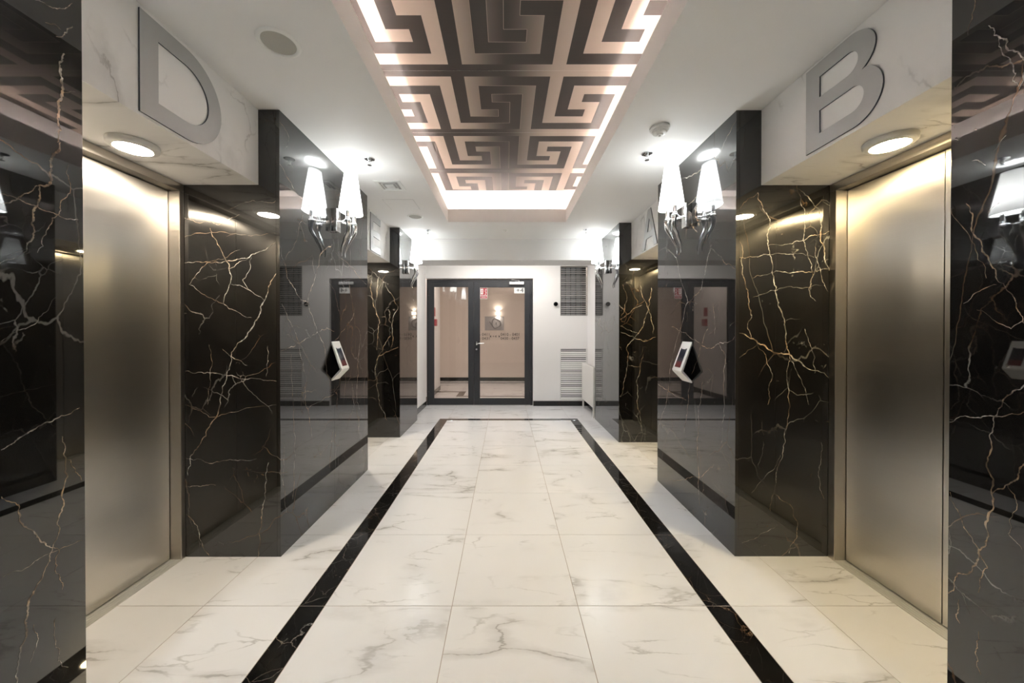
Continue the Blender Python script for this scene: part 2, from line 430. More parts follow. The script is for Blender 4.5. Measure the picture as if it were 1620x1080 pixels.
# printed meander panels
U = 0.085; PER = 7.5*U; BAND0 = 2.212; PITCH = 0.7035; BW = PITCH-7*0.0855; RU = 0.0855
colw = [0, 1, 2, 3, 3.5, 4.5, 5.5, 6.5, 7.5]; names = 'ABCDEFGH'
FIG = {'A': {0,1,2,3,4,5}, 'B': {5}, 'C': {1,2,3,5}, 'D': {1,3,5}, 'E': {1,3,4,5}, 'F': {1}, 'G': {1,2,3,4,5,6}, 'H': set()}
PX0, PX1 = -0.88, 0.91
def cell_rows(k, y_lo, y_hi):
    """list of (x0,x1,y0,y1,isfig) for one pitch k (band then seven rows)"""
    yb = BAND0 + PITCH*k; out = []
    out.append((PX0, PX1, yb, yb+BW, True))
    off = -0.352 - 2*U*k
    n0 = math.floor((PX0-off)/PER)-1
    for n in range(n0, n0+6):
        for c in range(8):
            a = off + n*PER + colw[c]*U; b = off + n*PER + colw[c+1]*U
            if b <= PX0 or a >= PX1: continue
            a, b = max(a, PX0), min(b, PX1)
            for r in range(7):
                y0 = yb + BW + r*RU
                out.append((a, b, y0, y0+RU, r in FIG[names[c]]))
    return out
allc = []
for k in range(-4, 3): allc += cell_rows(k, 0, 0)
panel_edges = [0.0] + [BAND0+PITCH*k+BW*0.5 for k in range(-3, 3)] + [4.182]
for y0, y1 in zip(panel_edges, panel_edges[1:]):
    bm = bmesh.new(); y0 += 0.0012
    q = []
    for a, b, c0, c1, f in allc:
        c0, c1 = max(c0, y0), min(c1, y1)
        if c1-c0 < 1e-5: continue
        vs = [bm.verts.new(p) for p in ((a, c0, ZP), (a, c1, ZP), (b, c1, ZP), (b, c0, ZP))]
        fc = bm.faces.new(vs); fc.material_index = 0 if f else 1; q.append((a, b, c0, c1, f))
    # pale outline where the inks meet, seen where their tones are nearly equal
    def isfig(x, y):
        for a, b, c0, c1, f in q:
            if a <= x < b and c0 <= y < c1: return f
        return None
    for a, b, c0, c1, f in q:
        if not f or max(abs(a), abs(b)) > 0.32: continue
        xm, ym = (a+b)/2, (c0+c1)/2; e = 0.0011
        for (X, Y), seg in (((a-.004, ym), (a-e, a+e, c0, c1)), ((b+.004, ym), (b-e, b+e, c0, c1)), ((xm, c0-.004), (a, b, c0-e, c0+e)), ((xm, c1+.004), (a, b, c1-e, c1+e))):
            if isfig(X, Y) is False:
                vs = [bm.verts.new(p) for p in ((seg[0], seg[2], ZP-.0004), (seg[0], seg[3], ZP-.0004), (seg[1], seg[3], ZP-.0004), (seg[1], seg[2], ZP-.0004))]
                bm.faces.new(vs).material_index = 2
    fs = box(bm, PX0, PX1, y0, y1, ZP+.0005, ZP+.012, mi=3)
    build('ceiling_panel', bm, [M['fig'], M['gnd'], M['line'], M['cove']], ceil)
# LED tape behind the lip, shining up
zl = 2.688
for q in ((CX0-t-.014, CX0-t-.010, CY0, CY1), (CX1+t+.010, CX1+t+.014, CY0, CY1), (CX0, CX1, CY1+t+.010, CY1+t+.014), (CX0, CX1, CY0-t-.014, CY0-t-.010)):
    build('led_tape', B(*q, zl-.002, zl), M['led'], ceil)

# ------------------------------------------------------------------ walls of the setting
bm = bmesh.new()
box(bm, -2.06, -1.97, -2.2, 5.31, 0, ZC); box(bm, -1.50, -1.40, 5.31, 6.32, 0, ZC)
struct('wall_left', bm, M['paint'])
bm = bmesh.new()
box(bm, 2.0, 2.09, -2.2, 5.376, 0, ZC); box(bm, 1.437, 1.53, 5.376, 6.32, 0, ZC)
struct('wall_right', bm, M['paint'])
struct('wall_rear', B(-2.06, 2.09, -2.3, -2.2, 0, ZC), M['paint'])
DX0, DX1, DZ = -1.40, 0.480, 2.236      # door opening
bm = bmesh.new()
GX0, GX1 = 0.957, 1.437
for a in ((-1.40, GX1, DZ, 2.46), (-1.40, GX1, 2.46, ZC), (DX1, GX0, 0, DZ), (GX0, GX1, 0, .110), (GX0, GX1, 1.008, 1.583)):
    pass
box(bm, -1.40, DX1, 6.32, 6.45, DZ, ZC); box(bm, DX1, GX0, 6.32, 6.45, 0, ZC)
box(bm, GX0, 1.53, 6.32, 6.45, 0, .110); box(bm, GX0, 1.53, 6.32, 6.45, 1.008, 1.583); box(bm, GX0, 1.53, 6.32, 6.45, 2.453, ZC)
struct('wall_end', bm, M['paint'])
struct('trim_3', B(XL, XR, 4.99, 5.40, 2.293, ZC), M['paint'])      # ceiling beam in front of the doors
struct('baseboard_left', B(-1.40, -1.388, 5.31, 6.32, 0, .088, bev=.0015), M['band'])
struct('baseboard_right', B(1.425, 1.437, 5.376, 6.308, 0, .088, bev=.0015), M['band'])
struct('baseboard_end', B(DX1+.004, 1.437, 6.308, 6.32, 0, .088, bev=.0015), M['band'])

# ------------------------------------------------------------------ traced veins
def strip(bm, pts, wd, to3, seed, mi=1, lift=0.0003):
    """jagged tapering vein laid in a slab's face: pts are (u, v) on the face"""
    r = random.Random(seed); P = [Vector(p) for p in pts]
    for _ in range(4):
        Q = [P[0]]
        for a, b in zip(P, P[1:]):
            L = (b-a).length; n = Vector((-(b-a).y, (b-a).x))
            n = n/n.length if n.length > 1e-9 else n
            Q += [(a+b)/2 + n*r.uniform(-1, 1)*min(L*0.15, 0.011), b]
        P = Q
    N = len(P); prev = None
    for i, p in enumerate(P):
        a = P[max(i-1, 0)]; b = P[min(i+1, N-1)]; tdir = (b-a)
        n = Vector((-tdir.y, tdir.x)); n = n/n.length if n.length > 1e-9 else Vector((1, 0))
        t = i/(N-1); ww = wd*(0.35+0.65*math.sin(math.pi*min(1, max(0, 0.08+0.84*t))))*r.uniform(0.45, 1.25)
        ww = max(ww, wd*.15)
        cur = [bm.verts.new(to3(*(p+n*ww/2), lift)), bm.verts.new(to3(*(p-n*ww/2), lift))]
        if prev:
            f = bm.faces.new((prev[0], cur[0], cur[1], prev[1])); f.material_index = mi
        prev = cur
V_LN = [  # left near slab
 (5.5, [(105,87),(98,116),(101,147),(95,183),(93,226)]), (2, [(101,148),(122,147)]), (5.5, [(97,226),(90,242),(83,270),(73,295),(63,294)]),
 (2.5, [(63,294),(46,306),(28,316),(0,321),(-30,330)]), (4, [(63,294),(65,309),(58,328),(51,353),(54,376),(43,398)]), (2.2, [(43,398),(22,409),(0,417),(-30,425)]),
 (2.2, [(-30,295),(0,306),(28,314),(60,327),(94,341),(125,348)]), (1.8, [(110,262),(112,289),(97,326),(94,339),(69,375),(60,400)]),
 (3, [(97,690),(100,721),(98,791),(88,827),(77,876)]), (4, [(77,876),(53,932),(40,967),(39,999),(26,1038),(25,1090)]),
 (3, [(0,786),(28,813),(60,855),(91,874)]), (1.6, [(91,874),(84,904),(95,934)]), (1, [(0,915),(60,884),(127,855)]), (3, [(0,712),(30,692),(65,672),(125,645)]),
 (1.6, [(100,721),(115,740),(127,760)]), (1.4, [(50,990),(56,1015),(44,1050)]), (1.3, [(85,980),(84,1020),(88,1048),(104,1058)]), (1.2, [(0,540),(40,520),(90,470)]), (2, [(48,0),(80,12),(118,8)]), (2.4, [(92,60),(110,48),(118,44)]), (2.4,[(75,38),(92,42),(100,50)])]
V_LR = [  # left return, faces the camera
 (2.2, [(333,361),(344,384),(357,410),(366,434),(361,458),(354,479)]), (2, [(293,416),(339,415),(378,410),(407,400),(437,382)]), (1.5, [(361,425),(398,404)]),
 (3.2, [(437,433),(422,467),(407,505),(392,526),(366,557)]), (2.6, [(366,557),(358,600),(345,650),(325,690),(300,722),(296,752)]), (1.4, [(299,449),(325,466),(354,480),(398,502)]),
 (1.6, [(366,449),(398,461),(418,475)]), (1.5, [(352,552),(391,578)]), (2.0, [(293,587),(339,590),(410,599),(437,603)]), (1.3, [(398,407),(397,422),(384,443),(394,459)]),
 (1, [(293,375),(310,369),(437,369)]), (1.6, [(424,547),(421,595)]), (2.4, [(294,814),(313,841),(329,880)]), (2.2, [(424,732),(419,788),(410,851),(407,881)]),
 (1.5, [(294,725),(338,732),(405,726)]), (1.2, [(290,640),(330,660),(437,640)]), (1.2, [(293,345),(350,355),(380,340)]), (1, [(293,770),(340,768)]), (1.2, [(300,450),(325,420),(380,395)]), (1.2, [(388,320),(437,318)]), (1.3,[(331,545),(332,590),(328,640)])]
V_LP = [  # left pillar, corridor face
 (2.2, [(441,387),(455,440),(472,468),(487,478),(499,514),(514,552),(517,591),(523,622)]), (2.2, [(487,478),(499,437),(508,401),(526,387)]), (1.4, [(446,481),(469,532),(484,600),(483,640),(487,647),(493,698)]),
 (1.8, [(444,557),(469,543),(501,526),(517,518),(530,524)]), (1.2, [(480,622),(500,617)]), (1.2, [(487,647),(528,623)]), (1.3, [(571,529),(566,569),(564,635),(572,658)]), (1.3, [(530,538),(558,502),(562,480)]),
 (1.6, [(438,256),(479,315)]), (1, [(440,190),(458,218),(452,236)]), (1.0, [(532,400),(580,450)]), (1.2, [(450,700),(446,760),(452,812)]), (1, [(461,560),(466,700),(462,790)]), (1, [(445,420),(470,380),(480,340)]), (1, [(556,602),(560,640),(548,680)]), (1.2, [(527,680),(521,740)])]
V_RR = [
 (2.6, [(1198,305),(1204,324),(1218,351),(1214,387),(1221,428)]), (2.8, [(1221,428),(1227,464),(1239,502),(1245,547),(1250,567)]), (1.8, [(1250,567),(1245,600),(1248,650),(1243,700),(1230,746),(1225,781)]),
 (3.2, [(1261,298),(1278,312),(1294,330),(1297,375),(1304,404),(1311,428)]), (1.5, [(1165,407),(1204,404),(1233,401),(1287,407)]), (1.6, [(1214,389),(1275,378),(1311,366)]), (1.8, [(1221,432),(1260,430),(1311,425)]),
 (2, [(1167,381),(1174,428),(1183,470),(1189,499),(1183,511),(1189,536)]), (3.4, [(1168,527),(1198,542),(1242,560),(1311,597)]), (1.5, [(1263,304),(1272,333),(1270,381),(1284,419),(1279,458),(1290,476)]),
 (1.6, [(1290,384),(1298,434),(1310,461)]), (1.6, [(1198,543),(1212,561),(1221,600),(1215,640)]), (1.5, [(1198,543),(1167,566)]), (1.6, [(1273,520),(1288,561),(1289,590)]), (1.5, [(1225,781),(1251,798),(1262,844),(1250,876)]),
 (1.2, [(1225,781),(1220,809)]), (1.3, [(1250,567),(1268,600),(1280,640)]), (1.1, [(1165,330),(1198,305)]), (1, [(1192,470),(1240,455),(1300,452)]), (1, [(1190,780),(1230,735),(1235,720)]), (1, [(1175,860),(1230,830)]), (1.1, [(1190,440),(1221,430)]),(1.3,[(1300,700),(1297,740),(1305,790)])]
V_RP = [
 (1.9, [(1055,395),(1069,407),(1075,437),(1088,478),(1079,511),(1070,541),(1061,576),(1058,610),(1054,641),(1040,677)]), (1.9, [(1088,478),(1109,458),(1117,420),(1124,392)]), (1.7, [(1063,517),(1085,526),(1109,547),(1127,550),(1162,532)]),
 (1.5, [(1092,604),(1088,641),(1083,685)]), (1.6, [(1112,604),(1105,656),(1104,705),(1106,760),(1108,800)]), (1.2, [(1041,607),(1086,633)]), (1.2, [(1135,542),(1148,563),(1146,630),(1142,700)]), (1.2, [(1124,392),(1145,415),(1162,425)]),
 (1.5, [(1164,190),(1150,215),(1140,240)]), (1.3, [(1078,285),(1100,275),(1115,268)]), (1.4, [(1080,318),(1090,322),(1100,312),(1112,306)]), (1.1, [(1128,480),(1131,530)]), (1.1, [(1120,520),(1109,547),(1092,604)]), (1, [(1060,760),(1105,755),(1130,735)])]
V_RN = [
 (2.4, [(1540,-10),(1528,58)]), (3.2, [(1560,43),(1588,64),(1612,92),(1609,143)]), (3, [(1527,322),(1536,364),(1555,400),(1578,444)]), (1.8, [(1578,444),(1602,467),(1613,494),(1630,520)]), (1.6, [(1524,480),(1576,450)]),
 (3.4, [(1580,650),(1570,700),(1568,749),(1566,816),(1552,872),(1549,890),(1519,908),(1504,940)]), (3, [(1640,725),(1617,739),(1596,767),(1570,781)]), (2.2, [(1505,779),(1526,830),(1551,869),(1565,900),(1551,939)]), (1.6, [(1552,1000),(1547,1034),(1556,1070)]),
 (2.2, [(1504,668),(1560,658),(1630,652)]), (2.6, [(1630,600),(1595,625),(1580,650)]), (1.6, [(1504,330),(1560,440)]), (2, [(1575,60),(1600,110),(1609,143)]), (2.2, [(1520,950),(1516,975),(1522,988)]), (1.4, [(1545,490),(1600,520),(1640,500)]), (2.2,[(1590,215),(1570,240)]), (2.2,[(1536,255),(1558,262)]),(1.3,[(1596,767),(1612,800),(1598,845),(1620,870)])]
V_LR2 = [(1.5, [(586,440),(590,480),(601,509),(596,553)]), (1.5, [(631,484),(621,509),(619,553)]), (1.7, [(632,549),(600,562),(594,578),(593,593)]), (1.1, [(618,531),(600,562)]), (1, [(585,425),(610,450),(631,484)]), (1, [(595,590),(600,640),(612,665)]), (1,[(600,430),(596,470)])]
V_RR2 = [(1.8, [(1030,455),(1028,480),(1018,514),(991,550),(993,576),(981,628)]), (1.3, [(980,516),(1005,526),(1011,527)]), (1.4, [(980,525),(1018,540),(1037,533)]), (1.4, [(1018,560),(1007,602),(1009,641),(1015,682)]), (1.2, [(994,578),(1013,580)]), (1.3, [(980,505),(1000,490),(1016,482)]), (1.2, [(1012,450),(1030,500),(1033,528)]), (1, [(985,450),(992,475),(983,500)])]

def slab_x(name, X, y0, y1, z0, z1, parent, veins=(), side=1, th=0.02, seed=0):
    """slab facing the corridor; side=+1 when the room lies towards +X"""
    bm = bmesh.new(); box(bm, X-side*th, X, y0+.0006, y1-.0006, z0, z1)
    for i, (wd, pts) in enumerate(veins):
        q = [on_x(px, py, X) for px, py in pts]
        q = [(min(max(a, y0+.001), y1-.001), min(max(b, z0), z1)) for a, b in q]
        d = sum(a for a, b in q)/len(q)
        strip(bm, q, wd*d/570*0.72, lambda u, v, l: (X+side*l, u, v), seed+i, lift=.0002+.00006*(i % 6))
    o = build(name, bm, [M['black'], M['vein']], parent); return o
def slab_y(name, D, x0, x1, z0, z1, parent, veins=(), th=0.02, seed=0, face=-1):
    bm = bmesh.new(); box(bm, x0, x1, D, D-face*th, z0, z1)
    for i, (wd, pts) in enumerate(veins):
        q = [on_y(px, py, D) for px, py in pts]
        lo, hi = min(x0, x1), max(x0, x1)
        q = [(min(max(a, lo), hi), min(max(b, z0), z1)) for a, b in q]
        strip(bm, q, wd*D/570*0.66, lambda u, v, l: (u, D+face*l, v), seed+i, lift=.0002+.00006*(i % 6))
    return build(name, bm, [M['black'], M['vein']], parent)
def pillar(label, side, y0, y1, joints, vf, vr, seed, depth, near=True, far=True):
    X = XL if side > 0 else XR
    p = thing('marble_pillar', label, 'pillar', (X-side*.1, (y0+y1)/2, 0), 'black marble pillars between the elevator bays')
    ys = [y0] + joints + [y1]
    for k in range(len(ys)-1):
        vs = []
        for wd, pts in vf:
            c = sum(on_x(a, b, X)[0] for a, b in pts)/len(pts)
            if ys[k] <= c < ys[k+1] or (k == 0 and c < ys[0]) or (k == len(ys)-2 and c >= ys[-1]): vs.append((wd, pts))
        slab_x('marble_slab', X, ys[k], ys[k+1], 0, ZC-.001, p, vs, side, seed=seed+50*k)
    xo = X-side*.0205; xi = X-side*depth
    if near: slab_y('marble_slab', y0, xo, xi, 0, ZC-.001, p, vr, seed=seed+400)
    if far: slab_y('marble_slab', y1, xo, xi, 0, ZC-.001, p, (), seed=seed+500, face=1)
    build('core', B(xo, xi, y0+(.021 if near else 0), y1-(.021 if far else 0), 0, ZC-.001), M['dark'], p)
    return p
DL, DR = 0.66, 0.66
pillar('black marble pillar at the left picture edge, nearest on the left, beside letter D', 1, -2.2, 1.115, [0.0], V_LN, (), 10, DL, near=False)
pillar('veined black marble pillar with sconce and call panel between letters D and E', 1, 2.083, 3.405, [2.745], V_LP, V_LR, 1000, DL)
pillar('far left black marble pillar beyond letter E, next to the glass doors', 1, 4.438, 5.31, [], (), V_LR2, 2000, DL)
pillar('black marble pillar at the right picture edge, nearest on the right, beside letter B', -1, -2.2, 1.082, [0.0], V_RN, (), 3000, DR, near=False)
pillar('veined black marble pillar with sconce and call panel between letters B and A', -1, 2.088, 3.159, [], V_RP, V_RR, 4000, DR)
pillar('far right black marble pillar beyond letter A, next to the radiator', -1, 4.241, 5.376, [], (), V_RR2, 5000, DR)

# ------------------------------------------------------------------ elevator bays
def elevator(side, y0, y1, yc, label, hw=0.454):
    s = side; XF = -1.855 if s > 0 else 1.872; XD = XF - s*0.064; XB = XF - s*.105
    e = thing('elevator_door', label, 'elevator door', (XF, yc, 0), 'elevator entrances')
    a, b = yc-hw, yc+hw; zt = 2.108; zh = 2.152
    for p, q in ((y0+.001, a), (b, y1-.001)):
        build('door_jamb', B(XF, XB, p, q, 0, zt, bev=.0025), M['steel_frame'], e)
    build('door_head', B(XF, XB, y0+.001, y1-.001, zt, zh-.001, bev=.002), M['steel_head'], e)
    build('door_panel', B(XD, XD-s*.03, a+.003, yc-.0018, .008, zt-.003, bev=.002), M['steel'], e)
    build('door_panel', B(XD, XD-s*.03, yc+.0018, b-.003, .008, zt-.003, bev=.002), M['steel'], e)
    bm = bmesh.new(); box(bm, XF+s*.004, XD-s*.03, a, b, -.001, .003)
    for k in range(3): box(bm, XF-s*(.010+.016*k), XF-s*(.013+.016*k), a, b, .003, .0042)
    build('door_sill', bm, M['sill'], e)
    build('shaft_backing', B(XD-s*.031, XB, a, b, 0, zt), M['dark'], e)
    return e
elevator(1, 1.115, 2.083, 1.6, 'brushed steel elevator door under the big letter D')
elevator(1, 3.405, 4.438, 3.92, 'steel elevator door in the far left bay under the letter E')
elevator(-1, 1.082, 2.088, 1.592, 'brushed steel elevator door under the big letter B')
elevator(-1, 3.159, 4.241, 3.70, 'steel elevator door in the far right bay under the letter A')
def lintel(side, y0, y1, label):
    X = -1.425 if side > 0 else 1.476; XI = -1.96 if side > 0 else 1.99
    o = build('marble_lintel', B(X, XI, y0+.001, y1-.001, 2.152, ZC-.001, bev=.0008), M['lintel'], None, loc=(X-side*.2, (y0+y1)/2, 2.152))
    tag(o, label, 'lintel', 'white marble lintels over the elevators')
lintel(1, 1.115, 2.083, 'white veined marble box above the elevator, carrying the letter D')
lintel(1, 3.405, 4.438, 'white marble box above the far left bay, carrying the letter E')
lintel(-1, 1.082, 2.088, 'white veined marble box above the elevator, carrying the letter B')
lintel(-1, 3.159, 4.241, 'white marble box above the far right bay, carrying the letter A')

# ------------------------------------------------------------------ big letters
def arc(cx, cy, rx, ry, a0, a1, n=28): return [(cx+rx*math.cos(math.radians(a0+(a1-a0)*i/n)), cy+ry*math.sin(math.radians(a0+(a1-a0)*i/n))) for i in range(n+1)]
def letter(ch):
    s = 0.075
    if ch == 'D':
        o = [(0, 0)] + arc(.20, .2, .20, .2, -90, 90) + [(0, .4)]
        h = [[(s, s)] + arc(.20, .2, .20-s, .2-s, -90, 90) + [(s, .4-s)]]
        return o, h, .40
    if ch == 'B':
        o = [(0, 0)] + arc(.235, .118, .125, .118, -90, 62) + arc(.213, .302, .118, .098, -58, 90) + [(0, .4)]
        h = [[(s, s*.9)] + arc(.225, .118, .058, .118-s*.9, -90, 90) + [(s, .236-s*.9)], None]
        h = [[(s, .068)] + arc(.232, .121, .053, .053, -90, 90) + [(s, .174)], [(s, .236)] + arc(.212, .284, .048, .048, -90, 90) + [(s, .332)]]
        return o, h, .36
    if ch == 'E':
        o = [(0,0),(.30,0),(.30,s),(s,s),(s,.165),(.27,.165),(.27,.235),(s,.235),(s,.4-s),(.30,.4-s),(.30,.4),(0,.4)]
        return o, [], .30
    if ch == 'A':
        o = [(0,0),(.078,0),(.118,.105),(.272,.105),(.312,0),(.39,0),(.232,.4),(.158,.4)]
        h = [[(.145,.172),(.245,.172),(.195,.305)]]
        return o, h, .39
def wall_letter(ch, side, yleft, z0, label):
    X = -1.425 if side > 0 else 1.476
    o, h, wdt = letter(ch); bm = bmesh.new()
    prism(bm, o, h, lambda u, v, t: (X+side*t, yleft+side*u, z0+v), 0.0005, 0.007, 0, 1)
    for f in bm.faces: f.smooth = False
    ob = build('wall_letter', bm, [M['letter'], M['letter_edge']], None, loc=(X, yleft+side*wdt/2, z0)); tag(ob, label, 'letter', 'grey metal bay letters')
wall_letter('D', 1, 1.403, 2.164, 'large flat grey metal letter D on white marble')
wall_letter('B', -1, 1.769, 2.168, 'large flat grey metal letter B on white marble')
wall_letter('E', 1, 3.792, 2.164, 'grey metal letter E over the far left bay')
wall_letter('A', -1, 3.893, 2.164, 'grey metal letter A over the far right bay')

# ------------------------------------------------------------------ downlights under the lintels
def downlight(x, y, mat, label):
    t_ = thing('downlight', label, 'ceiling light', (x, y, 2.152), 'round LED downlights over the elevator doors')
    bm = bmesh.new(); lathe(bm, [(0, 2.1515), (.089, 2.1515), (.090, 2.149), (.088, 2.132), (.083, 2.127), (.066, 2.1245), (.064, 2.128), (0, 2.128)], (x, y), 56)
    build('rim', bm, M['whitep'], t_, smooth=True)
    bm = bmesh.new(); lathe(bm, [(0, 2.1275), (.063, 2.1275), (.063, 2.1255), (0, 2.1255)], (x, y), 48)
    build('diffuser', bm, mat, t_)
downlight(-1.671, 1.622, M['down_l'], 'glowing round downlight under the lintel with letter D')
downlight(1.695, 1.595, M['down_r'], 'glowing round downlight under the lintel with letter B')
downlight(-1.672, 3.94, M['down_l'], 'round downlight in the far left bay, seen as a glint in black marble')
downlight(1.705, 3.72, M['down_r'], 'round downlight in the far right bay, seen as a glint in black marble')

# ------------------------------------------------------------------ wall sconces (x out of the wall, y along it)
def make_sconce():
    t_ = thing('wall_sconce', 'x', 'wall lamp', (0, 0, 0), 'chrome sconces with tapered white shades')
    bm = bmesh.new(); box(bm, .0005, .042, -.032, .032, -.085, .085, bev=.002); build('wall_plate', bm, M['chrome'], t_, smooth=True)
    # oval tapered shade, open at top and bottom
    bm = bmesh.new(); n = 72; rr = []
    for (z, k, off) in ((.064, 1, 0), (.376, .5, 0), (.376, .5, -.002), (.064, 1, -.002)):
        a, b = .128*k+off, .076*k+off
        rr.append([bm.verts.new((.136+b*math.cos(2*math.pi*i/n), a*math.sin(2*math.pi*i/n), z)) for i in range(n)])
    for q in range(4):
        A, Bq = rr[q], rr[(q+1) % 4]
        for i in range(n): bm.faces.new((A[i], A[(i+1) % n], Bq[(i+1) % n], Bq[i]))
    bmesh.ops.recalc_face_normals(bm, faces=bm.faces[:])
    sh = build('lamp_shade', bm, M['shade'], t_, smooth=True)
    bm = bmesh.new()
    bm.free()
    for z, k in ((.064, 1.0), (.376, .5)):
        a, b = .128*k+.0008, .076*k+.0008; bm = bmesh.new()
        tube(bm, [(.136+b*math.cos(2*math.pi*i/48), a*math.sin(2*math.pi*i/48), z) for i in range(49)], .0016, 6)
        build('shade_hem', bm, M['whitep'], sh, smooth=True)
    bm = bmesh.new(); tube(bm, [(.207, -.03, .064), (.171, -.015, .376)], .0014, 6); build('shade_seam', bm, M['whitep'], sh)
    for sgn in (-1, 1):
        y = .058*sgn
        bm = bmesh.new()
        lathe(bm, [(0, -.006), (.0155, -.006), (.0155, .004), (.0135, .006), (.0135, .058), (.0150, .066), (.0150, .076), (.011, .078), (0, .078)], (.136, y), 28)
        build('candle_tube', bm, M['chrome'], t_, smooth=True)
        bm = bmesh.new()
        for z in (-.012, -.022): lathe(bm, [(0, z-.003), (.021, z-.003), (.0235, z), (.021, z+.003), (0, z+.003)], (.136, y), 32)
        build('collar', bm, M['chrome'], t_, smooth=True)
        pts = []; rad = []
        for i in range(25):
            u = i/24
            z = -.024 - .248*u
            sw = u*u*(3-2*u)
            x = .136 + .010*math.sin(math.pi*min(1, u/.45)) - .058*sw - .006*math.sin(math.pi*max(0, (u-.6)/.4))
            yy = y - sgn*.030*sw
            pts.append((x, yy, z)); rad.append(.0155*(1-u)**.75+.0024)
        bm = bmesh.new(); tube(bm, pts, rad, 18); build('horn', bm, M['chrome'], t_, smooth=True)
        bm = bmesh.new(); arm = [(.040, sgn*.004, -.004)]
        for i in range(1, 9):
            u = i/8; arm.append((.040+.085*u, sgn*(.004+.054*(u**1.4)), -.004-.010*math.sin(math.pi*u)))
        tube(bm, arm, .0055, 12); build('arm', bm, M['chrome'], t_, smooth=True)
        bm = bmesh.new(); lathe(bm, [(0, .068), (.013, .070), (.016, .085), (.018, .105), (.014, .125), (.006, .138), (0, .140)], (.136, y), 20)
        build('bulb', bm, M['bulb'], t_, smooth=True)
    bm = bmesh.new(); lathe(bm, [(0, -.135), (.001, -.13), (.0045, -.05), (.005, -.02), (0, -.018)], (.130, 0), 16)
    box(bm, .125, .135, -.058, .058, -.019, -.015); build('pendant_drop', bm, M['chrome'], t_, smooth=True)
    l = bpy.data.lights.new('sconce_light', 'POINT'); l.energy = P_SCONCE; l.color = COOL; l.shadow_soft_size = .035
    lo = bpy.data.objects.new('sconce_light', l); COL.objects.link(lo); lo.parent = t_; lo.location = (.136, 0, .22)
    return t_
sc = make_sconce()
for i, (x, y, r, lab) in enumerate((
    (XL, 2.73, 0, 'chrome wall sconce with white shade on the left pillar between letters D and E'),
    (XR, 2.615, math.pi, 'chrome wall sconce with white shade on the right pillar between letters B and A'),
    (XL, 4.709, 0, 'small-looking sconce on the far left pillar beside the glass doors'),
    (XR, 4.70, math.pi, 'small-looking sconce on the far right pillar beside the louvre'),
    (XL, 0.50, 0, 'added chrome sconce on the nearest left pillar, out of view'),  # this near pair is unseen, added for more light in the lobby
    (XR, 0.47, math.pi, 'added chrome sconce on the nearest right pillar, out of view'))):
    o = sc if i == 0 else copy_tree(sc)
    o.location = (x, y, 2.144); o.rotation_euler = (0, 0, r); o['label'] = lab

# ------------------------------------------------------------------ call panels
def call_panel(side, y0, y1, label):
    X = XL if side > 0 else XR; zt, za, zb = 1.232, 1.024, .938; p = .078
    t_ = thing('call_panel', label, 'call panel', (X, (y0+y1)/2, zb), 'white angled elevator call panels')
    S = side
    def P(u, v): return X+S*u, v
    # bent white plate
    th = .011
    outer = [(0.001, zt), (p, za), (p-.004, za-.012), (0.001, zb)]
    nrm = [(0.001, zt-.022), (p-.014, za-.001), (0.001, zb+.014)]
    prof = outer + nrm[::-1]
    bm = bmesh.new()
    va = [bm.verts.new((*(X+S*u,), y0, v)) for u, v in prof]; vb = [bm.verts.new((X+S*u, y1, v)) for u, v in prof]
    n = len(prof)
    for i in range(n): bm.faces.new((va[i], va[(i+1) % n], vb[(i+1) % n], vb[i]))
    for vs in (va, vb):
        o_, i_ = vs[:4], vs[4:][::-1]
        bm.faces.new((o_[0], o_[1], i_[1], i_[0])); bm.faces.new((o_[1], o_[2], i_[1])); bm.faces.new((o_[2], o_[3], i_[2], i_[1]))
    bmesh.ops.recalc_face_normals(bm, faces=bm.faces[:])
    build('bent_cover', bm, M['whitep'], t_)
    bm = bmesh.new(); tri = [(0.001, zt-.026), (p-.018, za-.001), (0.001, zb+.018)]
    va = [bm.verts.new((X+S*u, y0+.003, v)) for u, v in tri]; vb = [bm.verts.new((X+S*u, y1-.003, v)) for u, v in tri]
    for i in range(3): bm.faces.new((va[i], va[(i+1) % 3], vb[(i+1) % 3], vb[i]))
    bm.faces.new(va); bm.faces.new(vb[::-1]); bmesh.ops.recalc_face_normals(bm, faces=bm.faces[:])
    build('housing', bm, M['blackg'], t_)
    # display lying on the sloped face
    A = Vector((0.001, zt)); Bv = Vector((p, za)); d = Bv-A; nn = Vector((-d.y, d.x)).normalized(); nn = nn if nn.x > 0 else -nn
    def onf(f, y, lift): q = A + d*f + nn*lift; return (X+S*q.x, y, q.y)
    def plate(f0, f1, ya, yb, l0, l1, notch=False):
        bm = bmesh.new(); lo = [bm.verts.new(onf(f, y, l0)) for f, y in ((f0, ya), (f1, ya), (f1, yb), (f0, yb))]
        hi = [bm.verts.new(onf(f, y, l1)) for f, y in ((f0, ya), (f1, ya), (f1, yb), (f0, yb))]
        bm.faces.new(lo); bm.faces.new(hi)
        for i in range(4): bm.faces.new((lo[i], lo[(i+1) % 4], hi[(i+1) % 4], hi[i]))
        bmesh.ops.recalc_face_normals(bm, faces=bm.faces[:]); return bm
    m = (y1-y0)
    build('display', plate(.24, .90, y0+m*.24, y1-m*.16, -.001, .0012), M['screen'], t_)
    ds = build('status_light', plate(.70, .885, y0+m*.25, y1-m*.17, .0012, .0018), M['screenred'], t_)
    build('card_slot', plate(.225, .265, y0+m*.36, y1-m*.28, .0005, .0025), M['whitep'], t_)
call_panel(1, 2.695, 2.825, 'white angled call panel with dark display on the left pillar')
call_panel(-1, 2.574, 2.714, 'white angled call panel with dark display on the right pillar')

